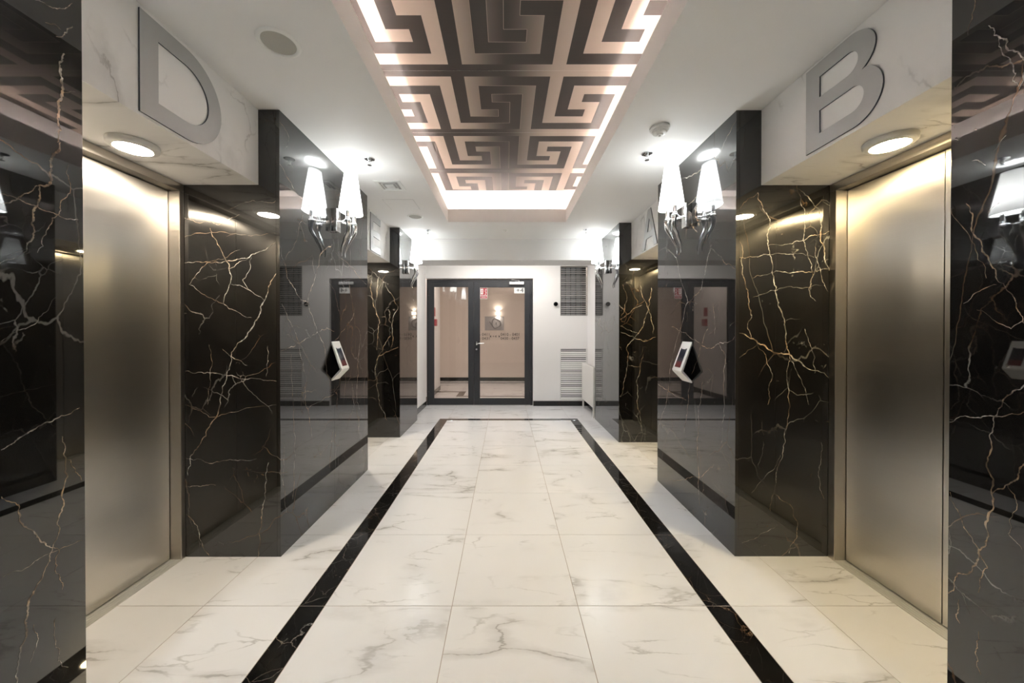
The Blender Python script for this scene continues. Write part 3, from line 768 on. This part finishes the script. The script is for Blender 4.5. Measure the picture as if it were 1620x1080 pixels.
# ------------------------------------------------------------------ things on the ceiling
def speaker(x, y, label):
    t_ = thing('ceiling_speaker', label, 'speaker', (x, y, ZC), 'round ceiling speakers')
    bm = bmesh.new(); lathe(bm, [(.068, ZC-.0005), (.088, ZC-.0005), (.086, ZC-.004), (.078, ZC-.008), (.071, ZC-.007), (.069, ZC-.003), (.068, ZC-.0005)], (x, y), 56); build('rim', bm, M['whitep'], t_, smooth=True)
    bm = bmesh.new(); lathe(bm, [(0, ZC-.0005), (.069, ZC-.0005), (.069, ZC-.003), (0, ZC-.0045)], (x, y), 48); build('grille', bm, M['greyp'], t_, smooth=True)
speaker(-1.004, 1.602, 'round grey-mesh ceiling speaker near the letter D')
speaker(-1.006, 4.012, 'round ceiling speaker beyond the square vent')
def sprinkler(x, y, label):
    t_ = thing('sprinkler_head', label, 'sprinkler', (x, y, ZC), 'chrome ceiling sprinklers')
    z = ZC
    bm = bmesh.new(); lathe(bm, [(0, z-.0005), (.038, z-.0005), (.038, z-.003), (.024, z-.008), (.018, z-.006), (0, z-.006)], (x, y), 36); build('escutcheon', bm, M['chrome_s'], t_, smooth=True)
    bm = bmesh.new(); lathe(bm, [(0, z-.006), (.010, z-.006), (.010, z-.018), (.007, z-.020), (0, z-.020)], (x, y), 20)
    for s in (-1, 1): tube(bm, [(x+s*.009, y, z-.016), (x+s*.013, y, z-.026), (x+s*.010, y, z-.036), (x, y, z-.044)], .0022, 8)
    lathe(bm, [(0, z-.018), (.0025, z-.020), (.0025, z-.042), (0, z-.043)], (x, y), 10); build('frame_arms', bm, M['chrome_s'], t_, smooth=True)
    bm = bmesh.new(); lathe(bm, [(0, z-.044), (.016, z-.046), (.016, z-.048), (0, z-.047)], (x, y), 24); build('deflector', bm, M['chrome_s'], t_, smooth=True)
sprinkler(-1.008, 2.675, 'chrome sprinkler beside the nearer left sconce')
sprinkler(1.015, 2.596, 'chrome sprinkler under the smoke detector, beside the nearer right sconce')
sprinkler(-0.985, 4.56, 'small chrome sprinkler beside the far left sconce')
sprinkler(1.009, 4.53, 'small chrome sprinkler beside the far right sconce')
t_ = thing('smoke_detector', 'white round smoke detector on the right of the ceiling', 'smoke detector', (.967, 2.269, ZC))
z = ZC
bm = bmesh.new(); lathe(bm, [(0, z-.0005), (.058, z-.0005), (.060, z-.004), (.060, z-.014), (.056, z-.017), (0, z-.017)], (.967, 2.269), 48); build('base', bm, M['whitep'], t_, smooth=True)
bm = bmesh.new(); lathe(bm, [(0, z-.017), (.052, z-.017), (.049, z-.026), (.043, z-.029), (.040, z-.037), (.030, z-.041), (.021, z-.042), (.019, z-.050), (0, z-.052)], (.967, 2.269), 48); build('sensor_head', bm, M['whitep'], t_, smooth=True)
bm = bmesh.new(); cyl(bm, (.967, 2.269), .007, z-.0535, z-.051, 16); build('lens', bm, M['greyp'], t_)
t_ = thing('flush_detector', 'tiny white round detector on the ceiling beyond the cove', 'detector', (0, 4.56, ZC))
bm = bmesh.new(); lathe(bm, [(0, z-.0005), (.032, z-.0005), (.031, z-.006), (.014, z-.010), (0, z-.010)], (0, 4.56), 32); build('cap', bm, M['whitep'], t_, smooth=True)
bm = bmesh.new(); cyl(bm, (0, 4.56), .006, z-.0125, z-.010, 12); build('sensor_eye', bm, M['greyp'], t_)
# square diffuser
vx, vy = -1.012, 3.165
t_ = thing('air_diffuser', 'white square air diffuser on the left of the ceiling', 'vent', (vx, vy, ZC))
def sqring(bm, a, b, za, zb, thk=.0):
    """sloping square ring from half size a at za to half size b at zb"""
    A = [bm.verts.new((vx+sx*a, vy+sy*a, za)) for sx, sy in ((-1,-1),(1,-1),(1,1),(-1,1))]; Bq = [bm.verts.new((vx+sx*b, vy+sy*b, zb)) for sx, sy in ((-1,-1),(1,-1),(1,1),(-1,1))]
    for i in range(4): bm.faces.new((A[i], A[(i+1) % 4], Bq[(i+1) % 4], Bq[i]))
bm = bmesh.new(); sqring(bm, .112, .112, ZC-.0005, ZC-.006); sqring(bm, .112, .088, ZC-.006, ZC-.009); sqring(bm, .088, .080, ZC-.009, ZC-.002); build('frame', bm, M['whitep'], t_)
bm = bmesh.new(); sqring(bm, .062, .056, ZC-.008, ZC-.0015); sqring(bm, .062, .059, ZC-.008, ZC-.0085); build('louvre_ring', bm, M['whitep'], t_)
bm = bmesh.new(); box(bm, vx-.036, vx+.036, vy-.036, vy+.036, ZC-.009, ZC-.004, bev=.001); build('centre_plate', bm, M['whitep'], t_)
build('duct_shade_sheet', B(vx-.082, vx+.082, vy-.082, vy+.082, ZC-.0012, ZC-.0004), M['slatd'], t_)  # flat grey plate, its colour stands in for shade in the recess
t_ = thing('access_hatch', 'flush white square access hatch in the ceiling beyond the vent', 'hatch', (-1.047, 3.645, ZC))
build('gap_frame', B(-1.197, -.897, 3.495, 3.795, ZC-.0008, ZC-.0002), M['slatd'], t_)
build('lid', B(-1.1945, -.8995, 3.4975, 3.7925, ZC-.0022, ZC-.0008, bev=.0004), M['ceil'], t_)

# ------------------------------------------------------------------ glazed double door
dr = thing('door_1', None, None, ((DX0+DX1)/2, 6.40, 0), kind='structure')
FY0, FY1 = 6.375, 6.435
def frame_ring(bm, x0, x1, z0, z1, wl_, wr, wt, wb, y0, y1, bev=.002):
    box(bm, x0, x0+wl_, y0, y1, z0, z1, bev=bev); box(bm, x1-wr, x1, y0, y1, z0, z1, bev=bev)
    box(bm, x0+wl_, x1-wr, y0, y1, z1-wt, z1, bev=bev)
    if wb: box(bm, x0+wl_, x1-wr, y0, y1, z0, z0+wb, bev=bev)
bm = bmesh.new(); frame_ring(bm, DX0+.002, DX1-.002, 0, 2.226, .045, .045, .045, 0, FY0, FY1); build('door_frame', bm, M['door'], dr)
XM = -0.562
def leaf(x0, x1, gx0, gx1, gz0, gz1, handle):
    bm = bmesh.new(); z0, z1 = .008, 2.178
    frame_ring(bm, x0, x1, z0, z1, gx0-x0, x1-gx1, z1-gz1, gz0-z0, FY0-.006, FY1-.012)
    lf = build('door_leaf', bm, M['door'], dr)
    bm = bmesh.new(); g = .008; box(bm, gx0, gx0+g, FY0-.001, FY0+.01, gz0, gz1); box(bm, gx1-g, gx1, FY0-.001, FY0+.01, gz0, gz1); box(bm, gx0+g, gx1-g, FY0-.001, FY0+.01, gz0, gz0+g); box(bm, gx0+g, gx1-g, FY0-.001, FY0+.01, gz1-g, gz1)
    build('glazing_bead', bm, M['door'], lf)
    build('glass_pane', B(gx0+.001, gx1-.001, FY0+.012, FY0+.020, gz0+.001, gz1-.001), M['glass'], lf)
    return lf
l1 = leaf(DX0+.049, XM-.002, -1.272, -.655, .118, 2.100, False)
l2 = leaf(XM+.002, DX1-.049, -.462, .342, .118, 2.092, True)
for lf, hx in ((l1, DX0+.040), (l2, DX1-.040)):
    for hz in (1.99, 1.56, .19):
        bm = bmesh.new(); cyl(bm, (hx, FY0-.020), .014, hz-.055, hz+.055, 20); box(bm, hx-.03, hx+.03, FY0-.012, FY0-.0065, hz-.04, hz+.04, bev=.002)
        build('hinge', bm, M['door'], lf, smooth=True)
# handle, lock and closer on the right leaf
bm = bmesh.new(); hx, hz = -.515, 1.095
box(bm, hx-.014, hx+.014, FY0-.014, FY0-.006, hz-.03, hz+.03, bev=.003)
tube(bm, [(hx, FY0-.012, hz), (hx, FY0-.05, hz), (hx+.012, FY0-.060, hz), (hx+.05, FY0-.062, hz), (hx+.135, FY0-.062, hz+.002)], .009, 14)
build('handle', bm, M['chrome'], l2, smooth=True)
bm = bmesh.new(); cyl(bm, (hx, 0, hz-.105), .016, FY0-.014, FY0-.006, 24, axis='y'); box(bm, hx-.004, hx+.004, FY0-.018, FY0-.013, hz-.118, hz-.092); build('lock_cylinder', bm, M['chrome_s'], l2, smooth=True)
bm = bmesh.new(); box(bm, .062, .322, FY0-.05, FY0-.0065, 2.128, 2.180, bev=.006); build('closer_body', bm, M['chrome_s'], l2)
bm = bmesh.new(); tube(bm, [(.235, FY0-.028, 2.180), (.235, FY0-.028, 2.202)], .008, 12); tube(bm, [(.235, FY0-.028, 2.200), (.10, FY0-.11, 2.204)], .006, 8); tube(bm, [(.10, FY0-.11, 2.206), (.18, FY0-.012, 2.222)], .005, 8)
build('closer_arm', bm, M['chrome_s'], l2, smooth=True)
build('threshold', B(DX0+.05, DX1-.05, FY0, FY1, 0, .006), M['sill'], dr)

# text helper: curve text turned to mesh, scaled to fit
def text_bm(s, width, height, to3, depth=.0015):
    cu = bpy.data.curves.new('t', 'FONT'); cu.body = s; cu.resolution_u = 3
    o = bpy.data.objects.new('t', cu); COL.objects.link(o)
    bpy.context.view_layer.update()
    me = bpy.data.meshes.new_from_object(o.evaluated_get(bpy.context.evaluated_depsgraph_get()))
    bpy.data.objects.remove(o); bpy.data.curves.remove(cu)
    xs = [v.co.x for v in me.vertices]; ys = [v.co.y for v in me.vertices]
    x0, x1, y0, y1 = min(xs), max(xs), min(ys), max(ys)
    bm = bmesh.new(); bm.from_mesh(me); bpy.data.meshes.remove(me)
    for v in bm.verts: v.co = Vector(to3((v.co.x-x0)/(x1-x0)*width, (v.co.y-y0)/(y1-y0)*height))
    r = bmesh.ops.extrude_face_region(bm, geom=bm.faces[:]); bmesh.ops.translate(bm, verts=[e for e in r['geom'] if isinstance(e, bmesh.types.BMVert)], vec=(0, -depth, 0))
    bmesh.ops.recalc_face_normals(bm, faces=bm.faces[:])
    return bm
GY = FY0+.0118
t_ = thing('fire_safety_sticker', 'red and white fire exit sticker on the right door glass', 'sign', (-.39, GY, 1.93))
build('backing', B(-.455, -.325, GY-.001, GY, 1.885, 2.082), M['whitep'], t_)
bm = bmesh.new(); box(bm, -.448, -.332, GY-.0016, GY-.001, 1.945, 2.074); box(bm, -.448, -.332, GY-.0016, GY-.001, 1.892, 1.932); build('red_fields', bm, M['red'], t_)
bm = bmesh.new(); box(bm, -.444, -.396, GY-.0022, GY-.0016, 1.962, 2.060)
for k in range(4): box(bm, -.372+.008*(k % 2), -.350+.008*(k % 2), GY-.0022, GY-.0016, 1.958+.028*k, 1.972+.028*k)
box(bm, -.435, -.345, GY-.0022, GY-.0016, 1.906, 1.910); box(bm, -.430, -.350, GY-.0022, GY-.0016, 1.914, 1.917); build('white_symbols', bm, M['whitep'], t_)
bm = bmesh.new(); cyl(bm, (-.417, 0, 2.045), .007, GY-.0028, GY-.0022, 14, axis='y')
for a, b in (((-.417, 2.036), (-.422, 2.008)), ((-.418, 2.030), (-.404, 2.020)), ((-.419, 2.030), (-.434, 2.024)), ((-.422, 2.010), (-.408, 1.994)), ((-.408, 1.994), (-.408, 1.976)), ((-.422, 2.010), (-.434, 1.982))):
    tube(bm, [(a[0], GY-.0026, a[1]), (b[0], GY-.0026, b[1])], .0032, 6)
build('running_figure', bm, M['red'], t_)
t_ = thing('floor_number_sign', 'white sign reading +4 at the top of the right door glass', 'sign', (.24, GY, 2.03))
build('plate', B(.150, .340, GY-.0012, GY, 1.980, 2.090), M['whitep'], t_)
build('lettering', text_bm('+4', .125, .075, lambda u, v: (.190+u, GY-.0013, 1.998+v), .0008), M['ink'], t_)

# ------------------------------------------------------------------ louvres, camera and radiator on the end wall
def louvre(z0, z1, n, label, up, seed):
    t_ = thing('louvre_grille', label, 'vent', ((GX0+GX1)/2, 6.33, z0), 'wall louvres on the end wall')
    r = random.Random(seed)
    x0, x1 = GX0+.002, GX1-.002; bm = bmesh.new()
    box(bm, x0, x0+.008, 6.316, 6.36, z0+.002, z1-.002); box(bm, x1-.008, x1, 6.316, 6.36, z0+.002, z1-.002); box(bm, x0+.008, x1-.008, 6.316, 6.36, z1-.010, z1-.002); box(bm, x0+.008, x1-.008, 6.316, 6.36, z0+.002, z0+.010)
    build('frame', bm, M['slatd'] if up else M['slat'], t_)
    build('duct_shade_sheet', B(x0+.001, x1-.001, 6.43, 6.445, z0+.003, z1-.003), M['ductshade'], t_)  # dark sheet behind the slats stands in for shade in the duct
    if up:
        bm = bmesh.new()
        for k in range(1, 5): box(bm, x0+.008+(x1-x0-.016)*k/5-.004, x0+.008+(x1-x0-.016)*k/5+.004, 6.39, 6.40, z0+.01, z1-.01)
        for k in range(1, 4): box(bm, x0+.008, x1-.008, 6.392, 6.398, z0+(z1-z0)*k/4-.004, z0+(z1-z0)*k/4+.004)
        build('filter_grid', bm, M['blackp'], t_)
        build('filter_cloth', B(x0+.001, x1-.08, 6.405, 6.41, z0+.01, z1-.01), plain('filter_cloth', (0.22, 0.24, 0.25), 0.9), t_)
    pit = (z1-z0-.024)/n
    for k in range(n):
        zc = z0+.012+pit*(k+.5); a = r.uniform(0, .55) if not up else r.uniform(0.0, .45); hgt = pit*(.30+a*.75) if up else pit*(.95-a); dy = .016 if up else .009
        bm = bmesh.new(); zz0, zz1 = zc-hgt/2, zc+hgt/2
        vs = [bm.verts.new(p) for p in ((x0+.008, 6.322, zz0), (x1-.008, 6.322, zz0), (x1-.008, 6.322+dy, zz1), (x0+.008, 6.322+dy, zz1), (x0+.008, 6.3235, zz0-.0005), (x1-.008, 6.3235, zz0-.0005), (x1-.008, 6.3235+dy, zz1-.001), (x0+.008, 6.3235+dy, zz1-.001))]
        for q in ((0,1,2,3),(7,6,5,4),(0,4,5,1),(1,5,6,2),(2,6,7,3),(3,7,4,0)): bm.faces.new([vs[i] for i in q])
        bmesh.ops.recalc_face_normals(bm, faces=bm.faces[:])
        build('slat', bm, M['slatd'] if up else M['slat'], t_)
louvre(1.583, 2.453, 26, 'upper grey louvre with dark gaps right of the glass doors', True, 3)
louvre(.110, 1.008, 24, 'lower white louvre half hidden by the radiator', False, 8)
t_ = thing('door_camera', 'small round black camera on the wall right of the doors', 'camera', (.876, 6.32, 1.785))
bm = bmesh.new(); cyl(bm, (.876, 0, 1.785), .048, 6.312, 6.3195, 32, axis='y'); build('base_ring', bm, M['whitep'], t_, smooth=True)
bm = bmesh.new(); cyl(bm, (.876, 0, 1.785), .036, 6.285, 6.312, 32, r2=.038, axis='y'); build('black_dome', bm, M['blackg'], t_, smooth=True)
t_ = thing('radiator', 'white flat panel radiator on the right wall beside the lower louvre', 'radiator', (1.36, 5.79, 0))
build('front_panel', B(1.312, 1.326, 5.40, 6.20, .155, .768, bev=.004), M['rad'], t_)
build('rear_panel', B(1.372, 1.386, 5.41, 6.19, .165, .758, bev=.004), M['rad'], t_)
for ya in (5.402, 6.192): build('side_cover', B(1.327, 1.371, ya, ya+.006, .158, .764), M['rad'], t_)
bm = bmesh.new()
for k in range(38): box(bm, 1.327, 1.371, 5.42+k*.020, 5.424+k*.020, .764, .767)
tag(build('top_grille', bm, M['rad'], t_), kind='stuff')
bm = bmesh.new(); box(bm, 1.316, 1.340, 5.415, 5.44, 0, .155); build('leg', bm, M['rad'], t_)
bm = bmesh.new(); box(bm, 1.316, 1.340, 6.15, 6.175, 0, .155); build('leg', bm, M['rad'], t_)
for ya in (5.55, 6.02): build('wall_bracket', B(1.387, 1.436, ya, ya+.03, .30, .70), M['rad'], t_)
bm = bmesh.new(); tube(bm, [(1.35, 5.47, .156), (1.35, 5.47, .09), (1.36, 5.47, .08), (1.424, 5.47, .08)], .009, 12); build('pipe', bm, M['rad'], t_, smooth=True)

# ------------------------------------------------------------------ hall beyond the doors
hf = struct('floor_2', B(-3.6, 3.0, 6.461, 9.5, -.06, -.0015), M['grout'])
ys2 = [6.461, 7.20, 7.32, 7.74, 7.86, 8.46, 9.12, 9.19, 9.5]
xs2 = [-3.6, -3.0, -2.4, -1.6, -1.0, -.86, -.27, .36, .97, 1.58, 2.2, 3.0]
for j in range(len(ys2)-1):
    for i in range(len(xs2)-1):
        x0, x1, y0, y1 = xs2[i], xs2[i+1], ys2[j], ys2[j+1]
        blk = (j == 6) or (j == 3 and x1 <= -.85) or (j == 1 and x0 >= -1.01) or (i == 4 and j in (1, 2, 3))
        tile('border_tile' if blk else 'floor_tile', x0, x1, y0, y1, M['band'] if blk else M['tile'], hf)
struct('wall_far', B(-3.6, 3.0, 9.5, 9.6, 0, 2.7), M['hall'])
bm = bmesh.new(); box(bm, -1.60, -1.47, 6.46, 8.06, 0, 2.7); box(bm, -3.6, -1.60, 6.46, 6.56, 0, 2.7); struct('wall_hall_left', bm, M['paint'])
bm = bmesh.new(); box(bm, 1.56, 1.70, 6.46, 8.06, 0, 2.7); box(bm, 1.70, 3.0, 6.46, 6.56, 0, 2.7); struct('wall_hall_right', bm, M['paint'])
struct('ceiling_2', B(-3.6, 3.0, 6.46, 9.6, 2.70, 2.75), M['paint'])
struct('wall_hall_side', B(-3.7, -3.6, 6.46, 9.6, 0, 2.7), M['hall']); struct('wall_hall_side_right', B(3.0, 3.1, 6.46, 9.6, 0, 2.7), M['hall'])
struct('baseboard_far', B(-3.6, 3.0, 9.485, 9.5, 0, .095, bev=.002), M['band'])
struct('baseboard_hall_left', B(-1.47, -1.457, 6.461, 8.06, 0, .095, bev=.002), M['band'])
t_ = thing('hall_wall_lamp', 'small square up and down wall lamp seen through the right door glass', 'wall lamp', (-.2, 9.5, 1.78))
bm = bmesh.new(); box(bm, -.245, -.155, 9.41, 9.499, 1.735, 1.825, bev=.004); build('body', bm, M['hallglow'], t_)
for za in (1.826, 1.729): build('lens', B(-.235, -.165, 9.42, 9.49, za, za+.005), M['whitep'], t_)
for zz, rx in ((1.84, math.pi), (1.72, 0)):
    l = bpy.data.lights.new('lamp_light', 'AREA'); l.energy = .3; l.size = .06; l.color = (1, .85, .7); l.spread = math.radians(150)
    o = bpy.data.objects.new('lamp_light', l); COL.objects.link(o); o.parent = t_; o.location = (0, -.045, zz-1.78); o.rotation_euler = (rx, 0, 0)
t_ = thing('wall_plaque', 'grey square plaque with a dark ring drawing behind the right door glass', 'picture', (-.30, 9.5, 1.33))
build('plaque_board', B(-.55, -.05, 9.488, 9.499, 1.335, 1.70, bev=.002), M['art'], t_)
bm = bmesh.new()
tube(bm, [(-.25+.11*math.cos(a*math.pi/12), 9.486, 1.52+.125*math.sin(a*math.pi/12)*(1+.12*math.cos(a*math.pi/4))) for a in range(25)], .014, 8)
tube(bm, [(-.25, 9.486, 1.49), (-.25, 9.486, 1.55)], .012, 8); tube(bm, [(-.42, 9.486, 1.56), (-.36, 9.486, 1.46), (-.30, 9.486, 1.40)], .012, 8)
build('ring_drawing', bm, M['artd'], t_)
def hall_text(s, x, z, wd, h, label):
    o = build('room_number_lettering', text_bm(s, wd, h, lambda u, v: (x+u, 9.4985, z+v)), M['ink'], None, loc=(x, 9.499, z)); tag(o, label, 'lettering', 'room numbers on the hall wall')
hall_text('- 0411', -.69, 1.190, .262, .075, 'black room number 0411 on the hall wall, upper line, left of the arrows')
hall_text('- 0431', -.69, 1.085, .262, .075, 'black room number 0431 on the hall wall, lower line, left of the arrows')
hall_text('0410 - 0401', -.133, 1.190, .49, .075, 'black room numbers 0410 - 0401 on the hall wall, upper line')
hall_text('0430 - 0437', -.133, 1.085, .49, .075, 'black room numbers 0430 - 0437 on the hall wall, lower line')
hall_text('+4', -.345, 1.145, .105, .062, 'small black +4 between the two arrows on the hall wall')
for x, s, lb in ((-.385, -1, 'left'), (-.185, 1, 'right')):
    bm = bmesh.new(); prism(bm, [(0, -.033), (s*.036, 0), (0, .033)] if s > 0 else [(0, -.033), (0, .033), (s*.036, 0)], [], lambda u, v, t: (x+u, 9.4985-t, 1.175+v), 0, .0015)
    tag(build('direction_arrow', bm, M['ink'], None, loc=(x, 9.499, 1.175)), 'small black arrow pointing %s on the hall wall' % lb, 'arrow', 'direction arrows')
t_ = thing('fire_call_point', 'small red box on the wall behind the left door glass', 'alarm', (-1.47, 7.45, 1.50))
build('red_housing', B(-1.469, -1.425, 7.38, 7.52, 1.42, 1.56, bev=.005), M['red'], t_)
build('sign_plate', B(-1.469, -1.465, 7.38, 7.52, 1.62, 1.80), M['red'], t_)
# added area lights to fill the hall, hidden above the door head
for x, e in ((-.9, 1), (.9, 1), (-2.6, .8)):
    l = bpy.data.lights.new('hall_fill', 'AREA'); l.shape = 'RECTANGLE'; l.size = 1.2; l.size_y = .5; l.energy = P_HALL_FILL*e; l.color = HALLC
    o = bpy.data.objects.new('hall_fill', l); COL.objects.link(o); o.location = (x, 6.95, 2.69)

# unseen area light added behind the beam to brighten the end wall
l = bpy.data.lights.new('end_wall_fill', 'AREA'); l.shape = 'RECTANGLE'; l.size = 1.6; l.size_y = .25; l.energy = P_END_FILL; l.color = (1, .95, .90)
o = bpy.data.objects.new('end_wall_fill', l); COL.objects.link(o); o.location = (.02, 5.62, ZC-.004)
